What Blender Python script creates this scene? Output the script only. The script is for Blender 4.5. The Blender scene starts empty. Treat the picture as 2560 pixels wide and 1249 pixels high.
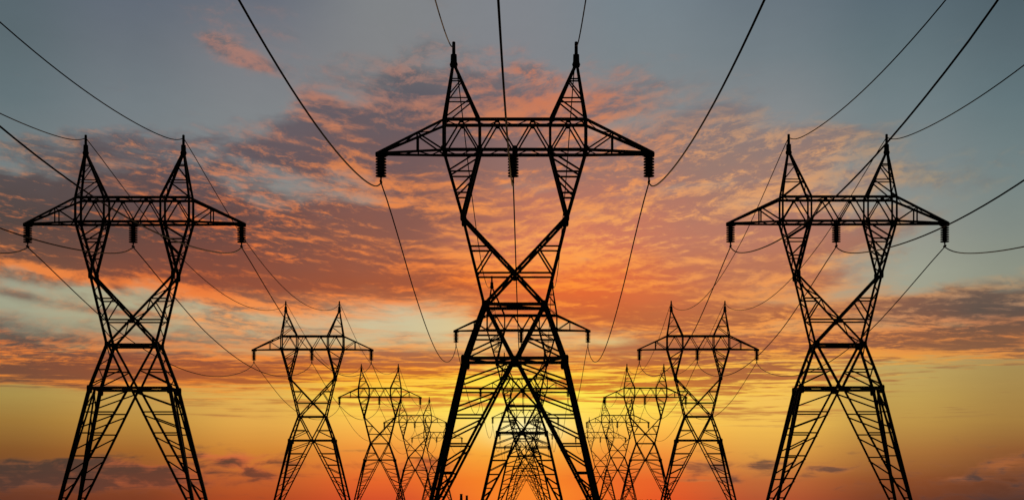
import bpy, bmesh, math, random
from mathutils import Vector
random.seed(7)
S = bpy.context.scene
COL = S.collection

# ------------------------------------------------------------------ camera
PXF = 3600.0            # focal length measured in photograph pixels (2560 wide)
VX, VY = 1322.0, 1256.0 # vanishing point of the three rows = the horizon
EYE = 1.6
cam = bpy.data.cameras.new("camera"); camo = bpy.data.objects.new("camera", cam); COL.objects.link(camo)
camo.location = (0, 0, EYE); camo.rotation_euler = (math.radians(90), 0, 0)
cam.sensor_width = 36.0; cam.lens = PXF / 2560 * 36
cam.shift_x = -(VX - 1280) / 2560; cam.shift_y = (VY - 624.5) / 2560
cam.clip_start = 0.5; cam.clip_end = 60000
S.camera = camo
S.view_settings.view_transform = 'Standard'; S.view_settings.look = 'None'
S.view_settings.exposure = 0; S.view_settings.gamma = 1
S.render.resolution_x, S.render.resolution_y = 1024, 499
S.cycles.filter_width = 1.5
S.cycles.max_bounces = 4

# ------------------------------------------------------------------ sun, just above the horizon behind the rows
SUN_EL, SUN_AZ = math.radians(1.2), math.radians(0.5)
sl = bpy.data.lights.new("sun", 'SUN'); sl.energy = 0.6; sl.angle = math.radians(0.5); sl.color = (1.0, 0.55, 0.25)
so = bpy.data.objects.new("sun", sl); COL.objects.link(so)
so.rotation_euler = Vector((math.sin(SUN_AZ) * math.cos(SUN_EL), math.cos(SUN_AZ) * math.cos(SUN_EL), math.sin(SUN_EL))).to_track_quat('Z', 'Y').to_euler()

# ------------------------------------------------------------------ sky: sunset colours and broken altocumulus, laid out by compass bearing and elevation
W = bpy.data.worlds.new("World"); S.world = W; W.use_nodes = True
T = W.node_tree; T.nodes.clear(); N = T.nodes; L = T.links
def lin(c):
    c = c / 255.0
    return c / 12.92 if c <= 0.04045 else ((c + 0.055) / 1.055) ** 2.4
def put(sock, v):
    if isinstance(v, (int, float)): sock.default_value = v
    elif isinstance(v, tuple): sock.default_value = v
    elif v is not None: L.new(v, sock)
def M(op, a, b=None, c=None, clamp=False):
    n = N.new('ShaderNodeMath'); n.operation = op; n.use_clamp = clamp
    put(n.inputs[0], a); put(n.inputs[1], b); put(n.inputs[2], c)
    return n.outputs[0]
def smooth(x, lo, hi, a=0.0, b=1.0, kind='SMOOTHSTEP'):
    n = N.new('ShaderNodeMapRange'); n.interpolation_type = kind
    put(n.inputs[0], x); put(n.inputs[1], lo); put(n.inputs[2], hi); put(n.inputs[3], a); put(n.inputs[4], b)
    return n.outputs[0]
def mixc(f, a, b, blend='MIX'):
    n = N.new('ShaderNodeMix'); n.data_type = 'RGBA'; n.blend_type = blend
    put(n.inputs[0], f); put(n.inputs[6], a); put(n.inputs[7], b)
    return n.outputs[2]
def mixf(f, a, b):
    n = N.new('ShaderNodeMix'); n.data_type = 'FLOAT'
    put(n.inputs[0], f); put(n.inputs[2], a); put(n.inputs[3], b)
    return n.outputs[0]
def vec(x, y, z=0.0):
    n = N.new('ShaderNodeCombineXYZ'); put(n.inputs[0], x); put(n.inputs[1], y); put(n.inputs[2], z)
    return n.outputs[0]
def noise(v, scale, detail=4, rough=0.5, dist=0.0, lac=2.0):
    n = N.new('ShaderNodeTexNoise'); n.noise_dimensions = '3D'
    L.new(v, n.inputs['Vector']); n.inputs['Scale'].default_value = scale; n.inputs['Detail'].default_value = detail
    n.inputs['Roughness'].default_value = rough; n.inputs['Distortion'].default_value = dist; n.inputs['Lacunarity'].default_value = lac
    return n.outputs['Fac']

tc = N.new('ShaderNodeTexCoord'); sep = N.new('ShaderNodeSeparateXYZ'); L.new(tc.outputs['Generated'], sep.inputs[0])
dx, dy, dz = sep.outputs
az = M('ARCTAN2', dx, dy)
hor = M('SQRT', M('ADD', M('MULTIPLY', dx, dx), M('MULTIPLY', dy, dy)))
tel = M('DIVIDE', dz, M('MAXIMUM', hor, 1e-4))
# bearing and elevation in units where one degree is 62.8 (tan 1 rad = 3600): A grows to the right, E grows upward from the horizon
A0 = M('MULTIPLY', az, PXF)
E0 = M('MAXIMUM', M('MULTIPLY', tel, PXF), -20.0)
SX = M('ADD', A0, VX)                      # bearing axis, 1322 = due ahead
def cx(x): return VX + math.atan((x - VX) / PXF) * PXF     # measured x -> bearing axis
EMAX = 1500.0
def cols_weights(xs):
    return [smooth(SXW, cx(xs[i]), cx(xs[i + 1])) for i in range(len(xs) - 1)]
def ramp(fac, stops, interp='LINEAR'):
    n = N.new('ShaderNodeValToRGB'); cr = n.color_ramp; cr.interpolation = interp
    L.new(fac, n.inputs[0])
    st = sorted(stops, key=lambda s: s[0])
    while len(cr.elements) < len(st): cr.elements.new(0.5)
    for e, (p, c) in zip(cr.elements, st):
        e.position = p; e.color = c
    for e, (p, c) in zip(cr.elements, st):
        e.position = p
    return n.outputs[0]
def field(fac, ys, table, weights, gray=False):
    """table: one column of colours per bearing, top row first"""
    out = None
    for k, colm in enumerate(table):
        st = []
        for y, c in zip(ys, colm):
            p = (VY - y) / EMAX
            st.append((p, (c, c, c, 1) if gray else (lin(c[0]), lin(c[1]), lin(c[2]), 1)))
        r = ramp(fac, st)
        if out is None: out = r
        else: out = mixc(weights[k - 1], out, r)
    return out

# coarse wander of the lookup so no border is straight
base_v = vec(M('DIVIDE', SX, 120.0), M('MULTIPLY', M('LOGARITHM', M('ADD', E0, 60.0), math.e), 13.0))
wn = N.new('ShaderNodeTexNoise'); L.new(base_v, wn.inputs['Vector']); wn.inputs['Scale'].default_value = 0.45; wn.inputs['Detail'].default_value = 4; wn.inputs['Roughness'].default_value = 0.6
ws = N.new('ShaderNodeSeparateXYZ'); L.new(wn.outputs['Color'], ws.inputs[0])
SXW = M('ADD', SX, M('MULTIPLY', M('SUBTRACT', ws.outputs[0], 0.5), 260.0))
EW = M('MULTIPLY', E0, M('ADD', 1.0, M('MULTIPLY', M('SUBTRACT', ws.outputs[1], 0.5), 0.22)))
facW = M('DIVIDE', EW, EMAX)
_keep = SXW; SXW = SX
XA = [0, 320, 640, 960, 1280, 1600, 1920, 2240, 2560]
wA = cols_weights(XA)
facA = M('DIVIDE', E0, EMAX)
YA = [-200, 0, 150, 300, 450, 600, 700, 780, 850, 940, 1000, 1060, 1130, 1200, 1249]
CLEAR = [
 [(62,82,94),(88,102,110),(91,105,111),(100,115,120),(116,126,128),(132,138,130),(152,154,136),(165,166,140),(160,158,132),(168,144,87),(169,142,75),(158,118,56),(133,85,41),(116,66,40),(103,55,37)],
 [(68,86,100),(96,105,118),(105,113,121),(116,125,130),(126,132,134),(140,142,132),(165,163,138),(180,176,142),(172,162,128),(189,150,83),(194,155,80),(185,138,63),(162,101,44),(137,74,40),(122,59,35)],
 [(72,88,102),(102,108,120),(122,124,130),(128,132,135),(132,136,136),(150,148,138),(180,172,142),(192,186,152),(190,174,136),(219,160,76),(226,177,85),(225,167,75),(208,131,51),(191,94,43),(176,74,35)],
 [(76,90,104),(128,131,134),(130,131,133),(134,134,135),(142,138,134),(170,150,130),(200,170,130),(205,196,160),(205,188,146),(255,189,62),(255,219,80),(252,190,78),(241,145,57),(230,103,43),(212,80,42)],
 [(76,92,106),(128,132,138),(130,132,137),(140,136,136),(165,145,132),(196,160,130),(220,160,100),(225,190,130),(228,206,150),(255,222,71),(255,233,85),(255,225,108),(250,172,58),(245,127,38),(240,106,37)],
 [(74,92,104),(118,130,138),(124,133,138),(134,136,137),(160,150,140),(190,160,136),(205,160,120),(220,170,110),(220,190,130),(255,206,66),(255,228,83),(255,195,78),(243,147,58),(232,99,41),(229,84,37)],
 [(66,86,98),(104,116,125),(115,126,132),(134,138,140),(146,144,140),(168,152,136),(180,158,130),(190,162,122),(215,180,120),(245,189,87),(243,193,90),(243,190,83),(223,159,70),(191,105,55),(178,84,49)],
 [(54,76,88),(88,104,114),(99,115,121),(114,128,132),(130,138,138),(148,150,140),(160,162,144),(165,160,136),(172,156,112),(192,163,94),(192,158,82),(189,147,72),(169,114,57),(139,77,41),(116,60,37)],
 [(46,68,80),(75,92,100),(87,103,110),(99,117,122),(114,129,130),(128,137,130),(140,145,130),(148,146,126),(158,142,108),(167,139,81),(167,133,72),(164,124,63),(143,90,49),(108,63,41),(86,53,42)],
]
clear = field(facA, YA, CLEAR, wA)

SXW = _keep
XM = [0, 200, 420, 640, 860, 1080, 1300, 1520, 1740, 1960, 2180, 2400, 2600]
wM = cols_weights(XM)
#      y:  0   80  160  220  280  340  400  460  520  600  680  720  760  800  840  870  900  930  960 1000 1040 1100 1140 1170 1210 1249
YM = [0, 80, 160, 220, 280, 340, 400, 460, 520, 600, 680, 720, 760, 800, 840, 870, 900, 930, 960, 1000, 1040, 1100, 1140, 1170, 1210, 1249]
CLOUD = [
 [0.05,0.05,0.05,0.06,0.11,0.05,0.61,0.59,1.04,1.15,1.15,0.62,0.22,0.25,0.6,0.85,0.95,0.9,0.95,0.12,0.05,0.05,0.16,0.6,0.59,0.27],
 [0.1,0.1,0.05,0.06,0.11,0.05,0.69,0.69,0.86,1.15,1.15,0.8,0.2,0.3,0.45,0.8,0.95,0.95,0.9,0.15,0.05,0.05,0.12,0.56,0.59,0.23],
 [0.15,0.15,0.15,0.11,0.11,0.05,0.56,0.78,1.04,1.15,1.15,0.98,0.6,0.35,0.55,0.8,0.95,0.95,0.85,0.2,0.05,0.05,0.16,0.48,0.52,0.2],
 [0.1,0.2,0.35,0.17,0.08,0.35,0.98,0.78,0.65,1.15,1.15,1,0.9,0.55,0.7,0.8,0.9,0.95,0.85,0.35,0.15,0.1,0.44,0.52,0.32,0.14],
 [0.15,0.2,0.3,0.58,0.86,1.09,1.04,0.83,0.78,1.15,1.15,1,0.9,0.7,0.5,0.7,0.9,0.85,0.75,0.5,0.25,0.1,0.2,0.24,0.21,0.09],
 [0.1,0.2,0.45,0.86,1.09,1.09,1.04,1.04,1.04,1.09,1.15,0.9,0.8,0.6,0.5,0.6,0.9,0.75,0.65,0.55,0.3,0.1,0.36,0.32,0.14,0.07],
 [0.05,0.1,0.4,0.86,1.04,1.04,0.98,0.92,0.98,0.98,1.04,0.85,0.85,0.8,0.55,0.65,0.8,0.7,0.55,0.5,0.25,0.05,0.08,0.12,0.07,0.07],
 [0.05,0.1,0.35,0.75,0.98,0.92,0.86,0.86,0.86,0.92,1.09,0.95,0.95,0.95,0.75,0.65,0.85,0.7,0.6,0.55,0.3,0.05,0.12,0.16,0.07,0.09],
 [0.02,0.05,0.15,0.52,0.81,0.92,0.92,0.86,0.92,0.98,1.09,0.95,0.95,0.95,0.8,0.8,0.95,0.8,0.7,0.55,0.4,0.1,0.28,0.4,0.17,0.09],
 [0.02,0.03,0.05,0.17,0.46,0.81,0.92,0.92,0.92,1.04,1.04,0.85,0.85,0.9,0.9,0.95,0.95,0.75,0.6,0.5,0.45,0.1,0.24,0.4,0.17,0.11],
 [0.02,0.03,0.03,0.06,0.17,0.46,0.64,0.58,0.52,0.75,0.75,0.65,0.75,0.8,0.9,1,0.85,0.4,0.25,0.2,0.2,0.08,0.12,0.32,0.24,0.2],
 [0.02,0.02,0.02,0.02,0.06,0.11,0.23,0.29,0.17,0.17,0.23,0.35,0.75,0.85,0.75,0.95,0.75,0.3,0.15,0.12,0.1,0.08,0.12,0.24,0.35,0.29],
 [0.02,0.02,0.02,0.02,0.03,0.06,0.11,0.11,0.11,0.11,0.17,0.65,0.65,0.9,0.85,0.85,0.6,0.25,0.12,0.1,0.1,0.1,0.36,0.32,0.42,0.34],
]
dens_low = M('MULTIPLY', field(facW, YM, CLOUD, wM, gray=True), 1.0)

XB = [0, 520, 1000, 1400, 1900, 2500]
wB = cols_weights(XB)
YB = [0, 250, 420, 600, 720, 800, 860, 920, 980, 1060, 1150, 1249]
LIT = [
 [(118,118,120),(136,118,109),(178,125,87),(198,110,64),(237,132,60),(196,136,95),(206,112,58),(231,125,49),(222,133,56),(190,146,80),(160,96,60),(130,72,52)],
 [(150,122,118),(182,122,103),(200,123,82),(220,110,54),(237,112,42),(246,155,80),(226,132,70),(245,131,44),(249,143,48),(228,166,80),(206,100,60),(160,80,50)],
 [(140,128,126),(168,118,103),(223,130,72),(239,136,69),(245,122,45),(240,151,89),(242,146,66),(255,152,40),(255,203,50),(255,223,90),(228,112,54),(215,96,48)],
 [(136,130,128),(204,120,85),(234,142,83),(255,165,84),(255,140,48),(252,142,53),(248,156,70),(255,162,44),(255,240,76),(255,233,100),(250,140,56),(238,100,42)],
 [(126,132,136),(160,136,120),(216,156,109),(243,165,100),(239,150,79),(240,151,74),(246,150,66),(251,179,65),(255,205,78),(240,193,90),(214,134,70),(180,96,58)],
 [(110,122,126),(128,128,121),(161,143,111),(183,148,103),(188,147,98),(176,128,99),(226,132,68),(224,152,66),(206,167,90),(186,154,78),(206,118,62),(110,70,58)],
]
SHADE = [
 [(102,108,112),(99,98,108),(89,80,83),(79,62,58),(122,73,54),(112,100,90),(92,74,68),(118,69,54),(113,72,56),(140,104,64),(70,58,50),(92,58,48)],
 [(120,116,116),(103,98,106),(94,81,86),(98,63,58),(139,65,45),(150,106,82),(130,94,80),(150,74,49),(171,88,47),(170,116,64),(88,60,49),(124,64,44)],
 [(116,116,116),(92,88,96),(113,85,85),(142,85,70),(163,79,49),(180,120,82),(160,104,78),(180,91,47),(210,119,45),(226,160,70),(141,71,45),(172,76,44)],
 [(122,124,126),(120,103,106),(158,112,101),(218,120,86),(229,102,47),(200,94,48),(184,108,70),(190,91,41),(219,122,41),(236,170,66),(200,100,48),(200,76,38)],
 [(108,120,126),(120,117,121),(153,121,110),(186,119,96),(187,111,75),(176,100,62),(170,94,64),(160,89,59),(194,113,56),(196,134,70),(110,78,60),(128,72,52)],
 [(88,104,112),(98,111,119),(111,110,108),(127,107,99),(116,89,75),(92,75,68),(126,84,62),(150,97,65),(155,110,68),(150,112,66),(96,72,60),(76,56,54)],
]
lit_c = field(facW, YB, LIT, wB); shade_c = field(facW, YB, SHADE, wB)

# fine cloud structure: streaks flattened towards the horizon, drifting down to the right on the left and up to the right on the right
shear = M('ADD', M('MULTIPLY', M('MINIMUM', M('SUBTRACT', SX, 1000.0), 0.0), 0.15),
          M('MULTIPLY', M('MULTIPLY', M('MAXIMUM', M('SUBTRACT', SX, 1250.0), 0.0), -0.16), smooth(E0, 420.0, 900.0)))
Es = M('ADD', M('MAXIMUM', M('ADD', E0, M('MULTIPLY', shear, smooth(E0, 330.0, 600.0))), 5.0), 100.0)
vv = M('MULTIPLY', M('LOGARITHM', Es, math.e), 20.0)
uu = M('DIVIDE', M('SUBTRACT', SX, VX), M('ADD', 70.0, M('DIVIDE', 45000.0, M('ADD', E0, 120.0))))
pv = vec(uu, vv)
wn2 = N.new('ShaderNodeTexNoise'); L.new(pv, wn2.inputs['Vector']); wn2.inputs['Scale'].default_value = 0.7; wn2.inputs['Detail'].default_value = 4
wadd = N.new('ShaderNodeVectorMath'); wadd.operation = 'MULTIPLY_ADD'; L.new(wn2.outputs['Color'], wadd.inputs[0]); wadd.inputs[1].default_value = (1.0, 0.7, 0); L.new(pv, wadd.inputs[2])
pw = wadd.outputs[0]
strk = vec(M('MULTIPLY', uu, 0.55), M('MULTIPLY', vv, 0.9))
s_add = N.new('ShaderNodeVectorMath'); s_add.operation = 'MULTIPLY_ADD'; L.new(wn2.outputs['Color'], s_add.inputs[0]); s_add.inputs[1].default_value = (0.9, 0.8, 0); L.new(strk, s_add.inputs[2])
n_big = noise(s_add.outputs[0], 0.40, 7, 0.58)
# small heaped clouds low down, and long thin streaks in the yellow band
lowb = smooth(E0, 130.0, 210.0)
puff = noise(vec(M('DIVIDE', SX, 75.0), M('DIVIDE', E0, 26.0), 4.0), 1.0, 6, 0.55, 0.4)
n_big = mixf(lowb, puff, n_big)
band = M('MULTIPLY', smooth(E0, 175.0, 225.0), smooth(E0, 400.0, 330.0))
n_str = noise(vec(M('DIVIDE', SX, 190.0), M('DIVIDE', E0, 9.5), 9.0), 1.0, 6, 0.6, 0.25)
strk_a = M('MULTIPLY', M('MULTIPLY', M('SUBTRACT', n_str, 0.5), band), smooth(SX, 500.0, 1000.0, 0.45, 1.0))
n_mid = noise(pw, 1.2, 7, 0.62)
off = N.new('ShaderNodeVectorMath'); off.operation = 'ADD'; L.new(pw, off.inputs[0]); off.inputs[1].default_value = (0.0, -0.24, 0)
n_mid2 = noise(off.outputs[0], 1.2, 7, 0.62)   # the same puffs sampled a little nearer the sun
n_fine = noise(pw, 3.6, 6, 0.68)
# individual clouds and gaps: bearing, height, half-width, half-height, tilt (down to the right), strength
def blob(x, y, rx, ry, tilt, amp):
    ex = M('SUBTRACT', SX, cx(x)); ey = M('SUBTRACT', E0, VY - y)
    ey = M('MULTIPLY_ADD', ex, tilt, ey)
    a = M('MULTIPLY', ex, 1.0 / rx); b = M('MULTIPLY', ey, 1.0 / ry)
    q = M('MULTIPLY_ADD', a, a, M('MULTIPLY', b, b))
    return M('MULTIPLY', M('POWER', math.e, M('MULTIPLY', q, -1.0)), amp)
BLOBS = [(560,138,60,22,.35,.85),(640,178,50,16,.2,.8),(60,768,90,14,.15,.5),(330,800,200,9,.05,.35),(230,1160,70,18,-.1,.6),(90,1190,190,26,0,.75),(360,1190,130,26,.05,.6),
 (585,1150,60,14,0,.5),(500,1140,40,9,0,.5),(650,1185,50,12,.3,.4),(1060,1160,50,15,0,.6),(1740,1165,45,14,0,.7),(1820,1190,30,16,.4,.6),(1905,1163,40,9,-.1,.75),(2060,1173,55,7,.05,.75),
 (1750,1200,60,4,0,.5),(2410,1198,45,6,0,.6),(2500,1165,60,16,-.1,.45),(2340,772,170,13,.02,.7),(2440,803,150,13,.03,.7),(2250,880,170,26,.12,.4),(2480,845,120,12,-.05,.4),
 (1080,815,110,26,.05,-.3),(1520,850,150,20,.1,-.35),(820,290,130,60,.1,.25),(1010,190,120,50,.2,.25),(2280,470,120,30,.1,.3),(2200,660,160,60,0,-.3),(40,470,120,22,.2,-.35),(960,620,60,30,.3,-.2),
 (2060,365,130,26,-.2,.3),(880,1126,60,5,0,.5),(560,1043,90,5,.02,.35),(1900,1066,160,4,.02,.5),(130,640,260,40,.12,.25),(760,480,170,30,.12,-.4),(480,60,150,40,.2,.22),(700,45,120,25,.1,.2),(620,420,110,16,.1,-.3),(860,250,70,20,.2,-.4),(900,560,130,18,.2,-.25),(1330,470,120,30,-.1,-.25),(1750,470,160,16,-.05,-.3),(1600,300,150,16,-.25,-.3)]
extra = None
for bl in BLOBS:
    g_ = blob(*bl); extra = g_ if extra is None else M('ADD', extra, g_)
dens_low = M('ADD', dens_low, extra)
dens = M('ADD', dens_low, M('ADD', M('MULTIPLY', M('SUBTRACT', n_big, 0.5), 1.55), M('MULTIPLY', M('MULTIPLY', M('SUBTRACT', n_mid, 0.5), 0.7), lowb)))
dens = M('MULTIPLY_ADD', strk_a, 2.6, dens)
alpha = smooth(dens, 0.22, 0.86)
relief = M('MULTIPLY', M('MULTIPLY', M('SUBTRACT', n_mid, n_mid2), 3.0), smooth(E0, 110.0, 200.0, 0.2, 1.0))        # under-lit sides towards the sun
thick = smooth(dens, 0.35, 1.25)
n_var = noise(vec(M('ADD', uu, 31.0), vv), 0.22, 3, 0.5)         # calm and ruffled parts of the layer
ruffle = M('MULTIPLY', smooth(n_var, 0.42, 0.60, 0.6, 3.2), smooth(E0, 110.0, 200.0, 0.3, 1.0))
lit = M('ADD', M('ADD', relief, M('SUBTRACT', 0.64, M('MULTIPLY', thick, 0.40))), M('MULTIPLY', M('SUBTRACT', n_fine, 0.5), ruffle))
lit = M('ADD', lit, M('MULTIPLY', M('SUBTRACT', n_big, 0.5), -2.4))
lit = M('MULTIPLY_ADD', strk_a, -4.6, lit)
for bl in [(600,160,100,40,.35,.7),(250,722,300,12,.12,.8),(650,772,200,14,.2,.6),(2250,897,160,9,.12,.7),(300,968,400,6,.03,.5),(840,330,60,20,.3,.5),(880,388,60,12,.3,.6),(1310,270,220,30,-.1,.35),(1290,700,190,80,0,.35),(1450,560,300,110,0,.22),(2460,905,90,10,-.05,.5),(590,1140,70,8,0,.6),(1720,1200,70,10,0,.3)]:
    lit = M('ADD', lit, blob(*bl))
lit = M('SUBTRACT', lit, smooth(SX, 1000.0, 100.0, 0.0, 0.16))
lit = M('SUBTRACT', lit, smooth(E0, 380.0, 750.0, 0.0, 0.12))
lit = smooth(lit, 0.0, 1.05)
cloud_c = mixc(lit, shade_c, lit_c)
sky_c = mixc(M('MULTIPLY', alpha, 0.94), clear, cloud_c)
# faint mottling of the open sky
mot = M('ADD', 0.965, M('MULTIPLY', noise(pv, 1.3, 5, 0.7), 0.07))
sky_c = mixc(1.0, sky_c, vec(mot, mot, mot), 'MULTIPLY')

# glow of the sun just set, low in the middle of the view
def glow(x, y, rx, ry, power=1.0):
    a = M('DIVIDE', M('SUBTRACT', SX, cx(x)), rx); b = M('DIVIDE', M('SUBTRACT', E0, VY - y), ry)
    return M('POWER', math.e, M('MULTIPLY', M('ADD', M('MULTIPLY', a, a), M('MULTIPLY', b, b)), -1.0))
g1 = glow(1316, 1072, 85, 36)
sky_c = mixc(M('MULTIPLY', g1, 0.75), sky_c, (1.0, 0.90, 0.50, 1))

g2 = glow(1345, 1240, 180, 46)
sky_c = mixc(M('MULTIPLY', g2, 0.65), sky_c, (1.0, 0.29, 0.025, 1))
# dusk on the rest of the dome: cooler and darker overhead and away from the sunset
side = smooth(M('ABSOLUTE', az), 0.45, 1.6)
high = smooth(tel, 0.40, 1.0)
dark = M('MAXIMUM', side, high)
nish = N.new('ShaderNodeTexSky'); nish.sky_type = 'NISHITA'; nish.sun_disc = False
nish.sun_elevation = SUN_EL; nish.sun_rotation = SUN_AZ
night = mixc(1.0, nish.outputs[0], (0.03, 0.03, 0.03, 1), 'MULTIPLY')
sky_c = mixc(dark, sky_c, night)
bg = N.new('ShaderNodeBackground'); L.new(sky_c, bg.inputs[0]); bg.inputs[1].default_value = 1.0
wo = N.new('ShaderNodeOutputWorld'); L.new(bg.outputs[0], wo.inputs[0])
W.cycles.sampling_method = 'MANUAL'; W.cycles.sample_map_resolution = 512

# ------------------------------------------------------------------ materials
def mat(name, rough, metal, build):
    m = bpy.data.materials.new(name); m.use_nodes = True
    t = m.node_tree; b = t.nodes['Principled BSDF']
    b.inputs['Roughness'].default_value = rough; b.inputs['Metallic'].default_value = metal
    build(t, b); return m
def noisy(c1, c2, scale, spec=0.3, bump=0.0):
    def f(t, b):
        tcn = t.nodes.new('ShaderNodeTexCoord'); n = t.nodes.new('ShaderNodeTexNoise'); n.inputs['Scale'].default_value = scale; n.inputs['Detail'].default_value = 6
        t.links.new(tcn.outputs['Object'], n.inputs['Vector'])
        r = t.nodes.new('ShaderNodeValToRGB'); r.color_ramp.elements[0].color = (*c1, 1); r.color_ramp.elements[1].color = (*c2, 1)
        r.color_ramp.elements[0].position = 0.35; r.color_ramp.elements[1].position = 0.68
        t.links.new(n.outputs['Fac'], r.inputs[0]); t.links.new(r.outputs[0], b.inputs['Base Color'])
        b.inputs['Specular IOR Level'].default_value = spec
        if bump:
            bp = t.nodes.new('ShaderNodeBump'); bp.inputs['Strength'].default_value = bump
            t.links.new(n.outputs['Fac'], bp.inputs['Height']); t.links.new(bp.outputs[0], b.inputs['Normal'])
    return f
STEEL = mat('weathered_steel', 0.75, 0.0, noisy((0.018, 0.0175, 0.017), (0.032, 0.028, 0.025), 1.7, 0.15, 0.2))
GLAZE = mat('brown_porcelain', 0.7, 0.0, noisy((0.016, 0.011, 0.010), (0.026, 0.017, 0.014), 6.0, 0.08))
CABLE = mat('aluminium_cable', 0.7, 0.0, noisy((0.02, 0.02, 0.02), (0.035, 0.034, 0.033), 3.0, 0.15))
FIELD = mat('dry_grass_field', 0.95, 0.0, noisy((0.035, 0.040, 0.018), (0.080, 0.070, 0.035), 0.6, 0.1, 0.6))
CONC = mat('concrete', 0.9, 0.0, noisy((0.22, 0.21, 0.19), (0.32, 0.30, 0.28), 5.0, 0.2, 0.2))
WOODS = mat('far_foliage', 0.95, 0.0, noisy((0.02, 0.028, 0.012), (0.05, 0.06, 0.03), 0.3, 0.1))
BRICK = mat('sooty_brick', 0.9, 0.0, noisy((0.06, 0.035, 0.028), (0.10, 0.06, 0.05), 2.0, 0.1))

def link(name, bm, m, parent=None):
    me = bpy.data.meshes.new(name); bm.normal_update(); bm.to_mesh(me); bm.free(); me.materials.append(m)
    o = bpy.data.objects.new(name, me); COL.objects.link(o)
    if parent is not None: o.parent = parent
    return o

# ------------------------------------------------------------------ ground
bm = bmesh.new()
R = 30000
xs = [-R, -6000, -1500, -400, -150, -60, 0, 60, 150, 400, 1500, 6000, R]
ys = [-R, -6000, -1500, -300, 0, 60, 150, 300, 600, 1200, 3000, 9000, R]
vs = [[bm.verts.new((x, y, 0)) for x in xs] for y in ys]
for j in range(len(ys) - 1):
    for i in range(len(xs) - 1):
        bm.faces.new((vs[j][i], vs[j][i + 1], vs[j + 1][i + 1], vs[j + 1][i]))
g = link('ground', bm, FIELD); g['kind'] = 'structure'; g['label'] = 'flat dark grass field under the rows of pylons'

# ------------------------------------------------------------------ lattice pylon
MPP = 0.0347
def Z(y): return (VY - y) * MPP + EYE      # height from the measured y on the nearest pylon
def bar(bm, p, q, w, ref=(0, 1, 0), flip=1, solid=False):
    """rolled steel angle from p to q, flange width w"""
    p = Vector(p); q = Vector(q); d = (q - p)
    if d.length < 1e-4: return
    d.normalize(); r = Vector(ref)
    if abs(d.dot(r)) > 0.95: r = Vector((1, 0, 0))
    s = d.cross(r).normalized() * flip; t = s.cross(d).normalized()
    th = max(0.16 * w, 0.02)
    if solid: pr = [(0, 0), (w, 0), (w, w), (0, w)]
    else: pr = [(0, 0), (w, 0), (w, th), (th, th), (th, w), (0, w)]
    pr = [(a - w / 2, b - w / 2) for a, b in pr]
    A = [bm.verts.new(p + s * a + t * b) for a, b in pr]; B = [bm.verts.new(q + s * a + t * b) for a, b in pr]
    k = len(pr)
    for i in range(k): bm.faces.new((A[i], A[(i + 1) % k], B[(i + 1) % k], B[i]))
    bm.faces.new(A[::-1]); bm.faces.new(B)
def plate(bm, c, w, h, th=0.05):
    """gusset plate facing front/back with clipped corners"""
    x, y, z = c; a = 0.3
    pts = [(-w/2, -h/2*(1-a)), (-w/2*(1-a), -h/2), (w/2*(1-a), -h/2), (w/2, -h/2*(1-a)), (w/2, h/2*(1-a)), (w/2*(1-a), h/2), (-w/2*(1-a), h/2), (-w/2, h/2*(1-a))]
    A = [bm.verts.new((x + u, y - th/2, z + v)) for u, v in pts]; B = [bm.verts.new((x + u, y + th/2, z + v)) for u, v in pts]
    for i in range(8): bm.faces.new((A[i], A[(i + 1) % 8], B[(i + 1) % 8], B[i]))
    bm.faces.new(A[::-1]); bm.faces.new(B)
def lathe(bm, c, prof, seg=14):
    """prof: list of (radius, z) downwards from c"""
    x, y, z = c; rings = []
    for r, h in prof:
        rings.append([bm.verts.new((x + r * math.cos(2*math.pi*i/seg), y + r * math.sin(2*math.pi*i/seg), z + h)) for i in range(seg)])
    for a, b in zip(rings, rings[1:]):
        for i in range(seg): bm.faces.new((a[i], a[(i+1) % seg], b[(i+1) % seg], b[i]))
    bm.faces.new(rings[0][::-1]); bm.faces.new(rings[-1])

zG, zB, zW, zK, zL, zU, zA = 0.0, Z(900), Z(765), Z(545), Z(381), Z(306), Z(165)
hG, hB, hW, hK, hO, hI, hA, hT, hM = 7.43, 4.30, 2.64, 4.51, 6.14, 3.05, 5.31, 12.0, 8.43
def interp(z, tab):
    for (z0, v0), (z1, v1) in zip(tab, tab[1:]):
        if z <= z1: return v0 + (v1 - v0) * (z - z0) / (z1 - z0)
    return tab[-1][1]
DEPTH = [(zG, 7.0), (zB, 3.9), (zW, 2.7), (zK, 2.2), (zL, 2.0), (zU, 2.0), (60, 2.0)]
def yd(z, f): return f * interp(z, DEPTH) / 2
OUT = [(zG, hG), (zB, hB), (zW, hW), (zK, hK), (zL, hO), (zU, hO)]
def out(z): return interp(z, OUT)
def inleg(z): return hG * 0.985 - (hG * 0.985 - 0.0) * z / zB       # inner diagonal of a leg: foot -> middle of the belt
WL, WB, WC, WX = 0.36, 0.145, 0.24, 0.22
FEET_Z = [zB, Z(975), Z(1040), Z(1111), Z(1181), Z(1240), zG]

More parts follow.
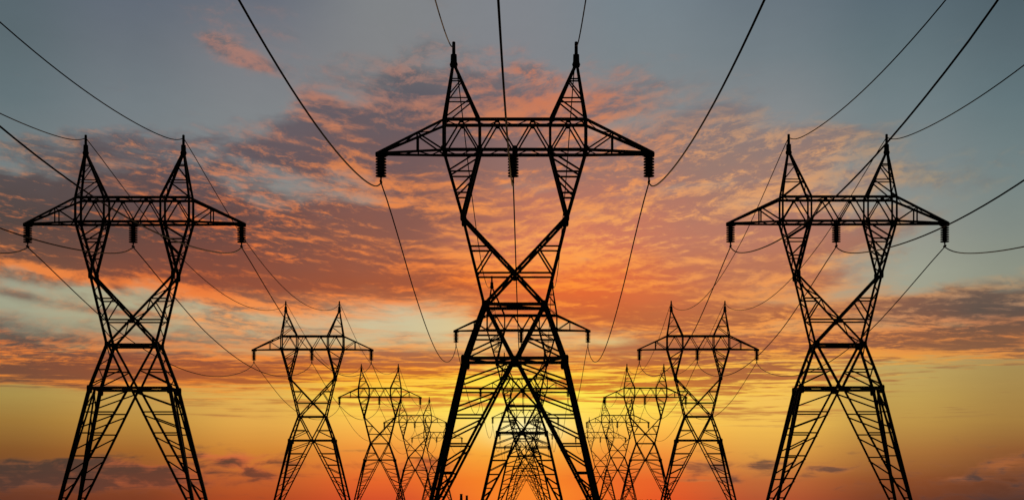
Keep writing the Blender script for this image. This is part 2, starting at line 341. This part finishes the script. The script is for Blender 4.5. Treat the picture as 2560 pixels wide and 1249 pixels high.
def P(h, z, f): return (h, yd(z, f), z)
def leg_mesh(sx, f):
    bm = bmesh.new()
    bar(bm, P(sx*hG, 0.2, f), P(sx*hB, zB, f), WL, flip=sx)
    bar(bm, P(sx*hG*0.985, 0.2, f), P(sx*0.12, zB, f), WX, flip=sx)
    lv = FEET_Z
    for k in range(1, len(lv) - 1):
        z = lv[k]
        bar(bm, P(sx*out(z), z, f), P(sx*inleg(z), z, f), WB)
    for k in range(len(lv) - 2):
        z0, z1 = lv[k], lv[k + 1]
        zt = z0 - (0.35 if k == 0 else 0.35 * (z0 - z1) * 0.4); zb = z1 + (z0 - z1) * 0.24
        bar(bm, P(sx*inleg(zt), zt, f), P(sx*out(zb), zb, f), WB)
    # side face of the same corner leg: member rising to the middle of the belt's side, with rungs
    def side(z): return f * 3.5 * (1 - z / zB) * 0.985
    bar(bm, (sx*hG, f*3.45, 0.2), (sx*hB, f*0.08, zB), WB*1.4, ref=(1, 0, 0))
    for k in range(1, len(lv) - 1):
        z = lv[k] + 0.05
        bar(bm, (sx*out(z), yd(z, f), z), (sx*out(z), side(z), z), WB*0.8, ref=(1, 0, 0))
        z2 = lv[k - 1] - 0.3
        bar(bm, (sx*out(z), yd(z, f), z), (sx*out(z2), side(z2), z2), WB*0.8, ref=(1, 0, 0))
    plate(bm, P(sx*(hB + 0.0), zB - 0.15, f*1.02), 0.6, 0.9)
    return bm

def build_pylon(detail):
    root = bpy.data.objects.new('lattice_pylon', None); COL.objects.link(root)
    for sx in (-1, 1):
        for f in (-1, 1):
            lg = link('leg', leg_mesh(sx, f), STEEL, root)
            fb = bmesh.new(); lathe(fb, (sx*hG, f*3.5, 0), [(0.62, -0.4), (0.62, 0.18), (0.5, 0.32)], 16); link('footing', fb, CONC, lg)
    # belt
    bm = bmesh.new()
    for f in (-1, 1):
        bar(bm, P(-hB, zB, f*1.03), P(hB, zB, f*1.03), 0.27)
        bar(bm, P(-hB, zB - 0.02, f*0.9), P(hB, zB - 0.02, f*0.9), 0.16)
        plate(bm, P(0, zB - 0.1, f*1.08), 0.6, 0.6)
    for sx in (-1, 1): bar(bm, P(sx*hB, zB, -1), P(sx*hB, zB, 1), 0.24, ref=(1, 0, 0))
    for i in range(4):
        x0, x1 = -hB + i * hB / 2, -hB + (i + 1) * hB / 2
        bar(bm, P(x0, zB, 1 if i % 2 else -1), P(x1, zB, -1 if i % 2 else 1), WB)
    link('belt', bm, STEEL, root)
    # lower body: belt to waist
    bm = bmesh.new()
    zh = Z(843)
    for sx in (-1, 1):
        for f in (-1, 1):
            bar(bm, P(sx*hB, zB, f), P(sx*hW, zW, f), 0.32, flip=sx)
            bar(bm, P(sx*hW*0.95, zW, f), P(sx*0.1, zB, f), 0.25, flip=sx)
            hv = hW * 0.95 * (zh - zB) / (zW - zB)
            bar(bm, P(sx*out(zh), zh, f), P(sx*hv, zh, f), WB)
            bar(bm, P(sx*hv, zh - 0.1, f), P(sx*out(Z(888)), Z(888), f), WB)
        n = 4
        for k in range(n):
            z0 = zB + (zW - zB) * k / n; z1 = zB + (zW - zB) * (k + 1) / n; f = 1 if k % 2 else -1
            bar(bm, P(sx*out(z0), z0, f), P(sx*out(z1), z1, -f), WB*0.8, ref=(1, 0, 0))
    link('lower_body', bm, STEEL, root)
    # waist frame
    bm = bmesh.new()
    for f in (-1, 1):
        bar(bm, P(-hW, zW, f*1.04), P(hW, zW, f*1.04), 0.27)
        for sx in (-1, 1): plate(bm, P(sx*hW*0.96, zW, f*1.1), 0.6, 0.65)
    for sx in (-1, 1): bar(bm, P(sx*hW, zW, -1), P(sx*hW, zW, 1), 0.2, ref=(1, 0, 0))
    bar(bm, P(-hW, zW, -1), P(hW, zW, 1), WB)
    link('waist_frame', bm, STEEL, root)
    # upper body: waist to the two knees, crossed bars
    bm = bmesh.new()
    z1, z2 = Z(621), Z(687)
    for f in (-1, 1):
        for sx in (-1, 1):
            bar(bm, P(sx*hW, zW, f), P(sx*hK, zK, f), 0.25, flip=sx)
            bar(bm, P(-sx*hW, zW, f), P(sx*hK, zK, f*(1.0 if sx > 0 else 0.9)), WX, flip=sx)
            def xd(z): return -hW + (hK + hW) * (z - zW) / (zK - zW)
            bar(bm, P(sx*out(z1), z1, f), P(sx*xd(z1), z1, f), WB)
            bar(bm, P(sx*xd(z1), z1 - 0.15, f), P(sx*out(z2), z2 + 0.1, f), WB)
            plate(bm, P(sx*hK*0.99, zK - 0.05, f*1.1), 0.45, 0.9)
        bar(bm, P(-out(z2), z2, f), P(out(z2), z2, f), WB*1.05)
        plate(bm, P(0, Z(690), f*1.06), 0.42, 0.42)
    for sx in (-1, 1):
        n = 8
        for k in range(n):
            a = zW + (zK - zW) * k / n; b = zW + (zK - zW) * (k + 1) / n; f = 1 if k % 2 else -1
            bar(bm, P(sx*out(a), a, f), P(sx*out(b), b, -f), WB*0.75, ref=(1, 0, 0))
        for k in range(6):
            a = zW + (zK - zW) * k / 6; b = zW + (zK - zW) * (k + 1) / 6; f = 1 if k % 2 else -1
            bar(bm, P(sx*xd(a), a, f), P(sx*xd(b), b, -f), WB*0.7, ref=(1, 0, 0))
    link('upper_body', bm, STEEL, root)
    # two V-shaped necks carrying the crossarm
    for sx in (-1, 1):
        bm = bmesh.new()
        def inn(z): return hK + (hI - hK) * (z - zK) / (zL - zK)
        lv = [zL, Z(435), Z(488), Z(520), zK]
        for f in (-1, 1):
            bar(bm, P(sx*hK, zK, f), P(sx*hO, zL, f), 0.25, flip=sx)
            bar(bm, P(sx*hK, zK, f), P(sx*hI, zL, f), 0.27, flip=-sx)
            for k in (1, 2): bar(bm, P(sx*inn(lv[k]), lv[k], f), P(sx*out(lv[k]), lv[k], f), WB)
            for k in (0, 1):
                zt = lv[k] - 0.15; zb = lv[k + 1] + 0.12
                bar(bm, P(sx*inn(zt), zt, f), P(sx*out(zb), zb, f), WB)
        n = 6
        for fn in (inn, out):
            for k in range(n):
                a = zK + (zL - zK) * k / n; b = zK + (zL - zK) * (k + 1) / n; f = 1 if k % 2 else -1
                bar(bm, P(sx*fn(a), a, f), P(sx*fn(b), b, -f), WB*0.75, ref=(1, 0, 0))
        link('neck', bm, STEEL, root)
    # crossarm
    bm = bmesh.new()
    zt = Z(384)
    tipy = 0.22
    bot = [-hO, -hI, 0, hI, hO]; top = [-(hO+hI)/2, -hI/2, hI/2, (hO+hI)/2]
    for f in (-1, 1):
        bar(bm, P(-hO, zU, f), P(hO, zU, f), 0.25)
        bar(bm, P(-hO, zL, f), P(hO, zL, f), 0.25)
        for h in (-hO, -hI, hI, hO): bar(bm, P(h, zL, f*0.99), P(h, zU, f*0.99), 0.22 if abs(h) > 4 else 0.2)
        for i in range(4):
            bar(bm, P(bot[i], zL, f), P(top[i], zU, f), 0.125); bar(bm, P(top[i], zU, f), P(bot[i + 1], zL, f), 0.125)
            plate(bm, P(top[i], zU - 0.12, f*1.02), 0.4, 0.35)
            plate(bm, P(bot[i], zL + 0.1, f*1.02), 0.45, 0.5)
        plate(bm, P(bot[4], zL + 0.1, f*1.02), 0.45, 0.5)
        for sx in (-1, 1):
            tip = (sx*hT, f*tipy, zt)
            bar(bm, P(sx*hO, zU, f), tip, 0.22, flip=sx)
            bar(bm, P(sx*hO, zL, f), tip, 0.22, flip=sx)
            t = (hM - hO) / (hT - hO)
            yt = f * (1.0 + (tipy - 1.0) * t)
            a = (sx*hM, yt, zU + (zt - zU) * t); b = (sx*hM, yt, zL + (zt - zL) * t)
            bar(bm, a, b, 0.14); bar(bm, a, P(sx*hO, zL, f), 0.13)
    # lacing of the top and bottom faces
    n = 10
    for zz in (zU, zL):
        for k in range(n):
            x0, x1 = -hO + 2*hO*k/n, -hO + 2*hO*(k+1)/n; f = 1 if k % 2 else -1
            bar(bm, P(x0, zz, f), P(x1, zz, -f), 0.09, ref=(0, 0, 1))
    for sx in (-1, 1):
        for k in range(5):
            t0, t1 = k/5, (k+1)/5; f = 1 if k % 2 else -1
            def q(t, f, z0): return (sx*(hO + (hT-hO)*t), f*(1 + (tipy-1)*t), z0 + (zt - z0)*t)
            bar(bm, q(t0, f, zL), q(t1, -f, zL), 0.08, ref=(0, 0, 1)); bar(bm, q(t0, f, zU), q(t1, -f, zU), 0.08, ref=(0, 0, 1))
        bar(bm, (sx*(hT - 0.95), 0, zt - 0.06), (sx*(hT + 0.1), 0, zt - 0.06), 0.3, solid=True)
    bar(bm, (0, -1.0, zL - 0.05), (0, 1.0, zL - 0.05), 0.22, ref=(1, 0, 0), solid=True)
    link('crossarm', bm, STEEL, root)
    # two peaks
    for sx in (-1, 1):
        bm = bmesh.new()
        zs = [Z(200), Z(250)]
        def pk(z, which, f):
            t = (z - zU) / (zA - zU); h0 = hO if which else hI
            return (sx*(h0 + (hA + (0.08 if which else -0.08) - h0) * t), f*(1.0 + (0.12 - 1.0) * t), z)
        for f in (-1, 1):
            bar(bm, pk(zU, 1, f), pk(zA, 1, f), 0.22, flip=sx); bar(bm, pk(zU, 0, f), pk(zA, 0, f), 0.24, flip=-sx)
            for z in zs: bar(bm, pk(z, 0, f), pk(z, 1, f), 0.11)
            bar(bm, pk(zs[0] - .1, 0, f), pk(zs[1] + .1, 1, f), 0.11)
            bar(bm, pk(zs[1] - .1, 0, f), pk(zU + .1, 1, f), 0.12)
        for w in (0, 1):
            for k in range(6):
                a = zU + (zA - 0.6 - zU) * k / 6; b = zU + (zA - 0.6 - zU) * (k + 1) / 6; f = 1 if k % 2 else -1
                bar(bm, pk(a, w, f), pk(b, w, -f), 0.09, ref=(1, 0, 0))
        pkobj = link('peak', bm, STEEL, root)
        bm = bmesh.new()
        c = (sx*hA, 0, 0)
        lathe(bm, c, [(0.30, zA - 0.1), (0.36, zA + 0.12), (0.28, zA + 0.32), (0.26, zA + 0.97), (0.15, zA + 1.0), (0.14, zA + 2.05), (0.05, zA + 2.1)], 10)
        link('spike', bm, STEEL, pkobj)
    # three insulator strings
    for x in (-11.62, -0.15, 11.62):
        zt0 = zL - 0.12
        bm = bmesh.new(); lathe(bm, (x, 0, zt0), [(0.10, 0.1), (0.10, -0.1), (0.22, -0.14), (0.22, -2.02), (0.08, -2.06), (0.08, -2.2)], 10)
        if not detail:
            for k in range(8):
                z = -0.2 - k * 0.245
                lathe(bm, (x, 0, zt0), [(0.14, z + 0.05), (0.43, z + 0.02), (0.47, z - 0.04), (0.40, z - 0.06), (0.14, z - 0.05)], 12)
        ins = link('insulator', bm, GLAZE, root)
        if detail:
            for k in range(8):
                z = -0.2 - k * 0.245; bm = bmesh.new()
                lathe(bm, (x, 0, zt0), [(0.22, z + 0.06), (0.44, z + 0.03), (0.48, z - 0.01), (0.48, z - 0.05), (0.40, z - 0.06), (0.14, z - 0.055)], 20)
                link('disc', bm, GLAZE, ins)
        bm = bmesh.new()
        bar(bm, (x, -0.35, zt0 - 2.42), (x, 0.35, zt0 - 2.42), 0.17, ref=(1, 0, 0), solid=True)
        lathe(bm, (x, 0, zt0), [(0.07, -2.1), (0.07, -2.4)], 8)
        link('clamp', bm, STEEL, ins)
    return root
WIRE_Z = zL - 0.12 - 2.5
PEAK_Z = zA + 1.75
def children(o): return [c for c in COL.objects if c.parent == o]
def copy_tree(o, parent=None):
    c = o.copy(); COL.objects.link(c); c.parent = parent
    for ch in list(children(o)): copy_tree(ch, c)
    return c
SPAN = 128.8
ROWS = {'left': (-42.84, 156.5, 5), 'middle': (-1.20, 124.9, 6), 'right': (33.5, 156.2, 5)}
ROWGROUP = {'left': 'pylons marching away in the left row', 'middle': 'pylons marching away in the middle row', 'right': 'pylons marching away in the right row'}
PLAB = {
 ('middle', 0): 'largest black lattice pylon in the middle foreground, crossarm near the top of the picture',
 ('middle', 1): 'second pylon of the middle row, seen through the waist of the largest',
 ('middle', 2): 'third pylon of the middle row, crossarm just below the belt of the largest',
 ('middle', 3): 'fourth pylon of the middle row, crossarm against the brightest glow between the big legs',
 ('middle', 4): 'fifth pylon of the middle row, small and tangled behind nearer lattice legs',
 ('middle', 5): 'smallest and farthest pylon of the middle row, low above the horizon',
 ('left', 0): 'big lattice pylon at far left, nearest and tallest of the left row',
 ('left', 1): 'second pylon of the left row, between the far left giant and the small ones',
 ('left', 2): 'third pylon of the left row, standing clear left of a smaller overlapping one',
 ('left', 3): 'fourth pylon of the left row, small, its crossarm overlapped by the third one',
 ('left', 4): 'farthest tiny pylon of the left row, partly behind the left leg of the largest pylon',
 ('right', 0): 'big lattice pylon at far right against blue sky, nearest of the right row',
 ('right', 1): 'second pylon of the right row, left of the far right giant and above dark cloudlets',
 ('right', 2): 'third pylon of the right row, right arm end crossed by the second one',
 ('right', 3): 'fourth pylon of the right row, small crossarm over streaky yellow and orange cloud',
 ('right', 4): 'farthest tiny pylon of the right row, beside the right leg of the largest pylon',
}
near = build_pylon(True); far = build_pylon(False)
used = {id(near): False, id(far): False}
for row, (X, D0, n) in ROWS.items():
    for k in range(n):
        proto = near if k == 0 else far
        if used[id(proto)]: t = copy_tree(proto)
        else: t = proto; used[id(proto)] = True
        t.location = (X, D0 + k * SPAN, 0)
        t['label'] = PLAB[(row, k)]; t['category'] = 'pylon'; t['group'] = ROWGROUP[row]

# ------------------------------------------------------------------ wires: one continuous cable per attachment point, sagging in every span
def tube(bm, pts, r, seg=6):
    rings = []
    for i, p in enumerate(pts):
        a = pts[max(i - 1, 0)]; b = pts[min(i + 1, len(pts) - 1)]
        d = (Vector(b) - Vector(a)).normalized(); s = d.cross(Vector((1, 0, 0))).normalized(); u = Vector((1, 0, 0))
        rings.append([bm.verts.new(Vector(p) + (u * math.cos(2*math.pi*j/seg) + s * math.sin(2*math.pi*j/seg)) * r) for j in range(seg)])
    for a, b in zip(rings, rings[1:]):
        for j in range(seg): bm.faces.new((a[j], a[(j+1) % seg], b[(j+1) % seg], b[j]))
    bm.faces.new(rings[0][::-1]); bm.faces.new(rings[-1])
KINDS_W = {
 'a': (-hA, PEAK_Z, 'thin earth wire on the left peaks of the {} row of pylons', 'earth_wire', 0.050),
 'b': (hA, PEAK_Z, 'thin earth wire on the right peaks of the {} row of pylons', 'earth_wire', 0.050),
 'c': (-11.62, WIRE_Z, 'sagging power line under the left arm ends of the {} row of pylons', 'power_line', 0.060),
 'd': (-0.15, WIRE_Z, 'sagging power line under the crossarm centres of the {} row of pylons', 'power_line', 0.060),
 'e': (11.62, WIRE_Z, 'sagging power line under the right arm ends of the {} row of pylons', 'power_line', 0.060),
}
FIRST = {('left','a'): 5.0, ('left','b'): 4.8, ('middle','a'): 5.8, ('middle','b'): 4.4, ('right','a'): 4.9, ('right','b'): 4.9,
         ('left','c'): 5.2, ('left','d'): 5.2, ('left','e'): 5.1, ('middle','c'): 4.8, ('middle','d'): 4.8, ('middle','e'): 4.8, ('right','c'): 5.2, ('right','d'): 5.3, ('right','e'): 5.4}
SKEW = {'left': 1.12, 'middle': 1.4, 'right': 1.12}
for row, (X, D0, n) in ROWS.items():
    for kd, (ox, zz, lab, nm, r) in KINDS_W.items():
        bm = bmesh.new(); pts = []
        for k in range(-1, n - 1):
            sag = FIRST[(row, kd)] if k < 0 else 6.0
            span = 115.0 if k < 0 else SPAN; pw_ = 1.0 if k < 0 else SKEW[row]
            y0 = D0 - span if k < 0 else D0 + k * SPAN; m = 40
            for i in range(m + (1 if k == n - 2 else 0)):
                t = 1 - (1 - i / m) ** 1.6; u = t ** pw_; left_ = (1 - t) * span
                hook = 0.75 * (1 - math.exp(-left_ / 3.2)) * min(1.0, t * 4)
                pts.append((X + ox, y0 + t * span, zz - sag * 4 * u * (1 - u) - hook))
        tube(bm, pts, r)
        o = link(nm, bm, CABLE); o['label'] = lab.format(row); o['category'] = 'power line' if nm == 'power_line' else 'earth wire'
        o['group'] = 'overhead wires of the %s row' % row

# ------------------------------------------------------------------ things on the horizon
def at(x, y, d): return ((x - VX) / PXF * d, d, (VY - y) / PXF * d + EYE)
for k, (x, ytop, w) in enumerate([(1153, 1233, 7), (1167, 1237, 6)]):
    d = 2200.0; p = at(x, ytop, d); r = w / PXF * d / 2
    bm = bmesh.new(); lathe(bm, (0, 0, 0), [(r * 1.15, -0.5), (r, p[2] * 0.5), (r * 0.9, p[2] - 1.0), (r * 1.05, p[2] - 0.8), (r * 1.05, p[2])], 16)
    o = link('chimney', bm, BRICK); o.location = (p[0], p[1], 0)
    o['label'] = ['taller of two tiny chimneys on the horizon beside the largest pylon\'s left leg', 'shorter of two tiny chimneys on the horizon beside the largest pylon\'s left leg'][k]
    o['category'] = 'chimney'; o['group'] = 'chimneys on the horizon'
# far woods as a low ragged band with real depth
bm = bmesh.new()
for k in range(900):
    d = random.uniform(2600, 3200); x = random.uniform(1420, 1700)
    hh = random.uniform(4.5, 8.5) * (1.0 if 1450 < x < 1640 else 0.6)
    c = Vector(((x - VX) / PXF * d, d, hh * 0.5)); s = random.uniform(3, 7)
    ico = bmesh.ops.create_icosphere(bm, subdivisions=1, radius=1.0)
    for v in ico['verts']:
        v.co = Vector((v.co.x * s, v.co.y * s, v.co.z * hh * 0.5)) * random.uniform(0.85, 1.15) + c
o = link('far_woods', bm, WOODS); o['kind'] = 'stuff'; o['label'] = 'dark strip of far woods along the horizon right of centre'
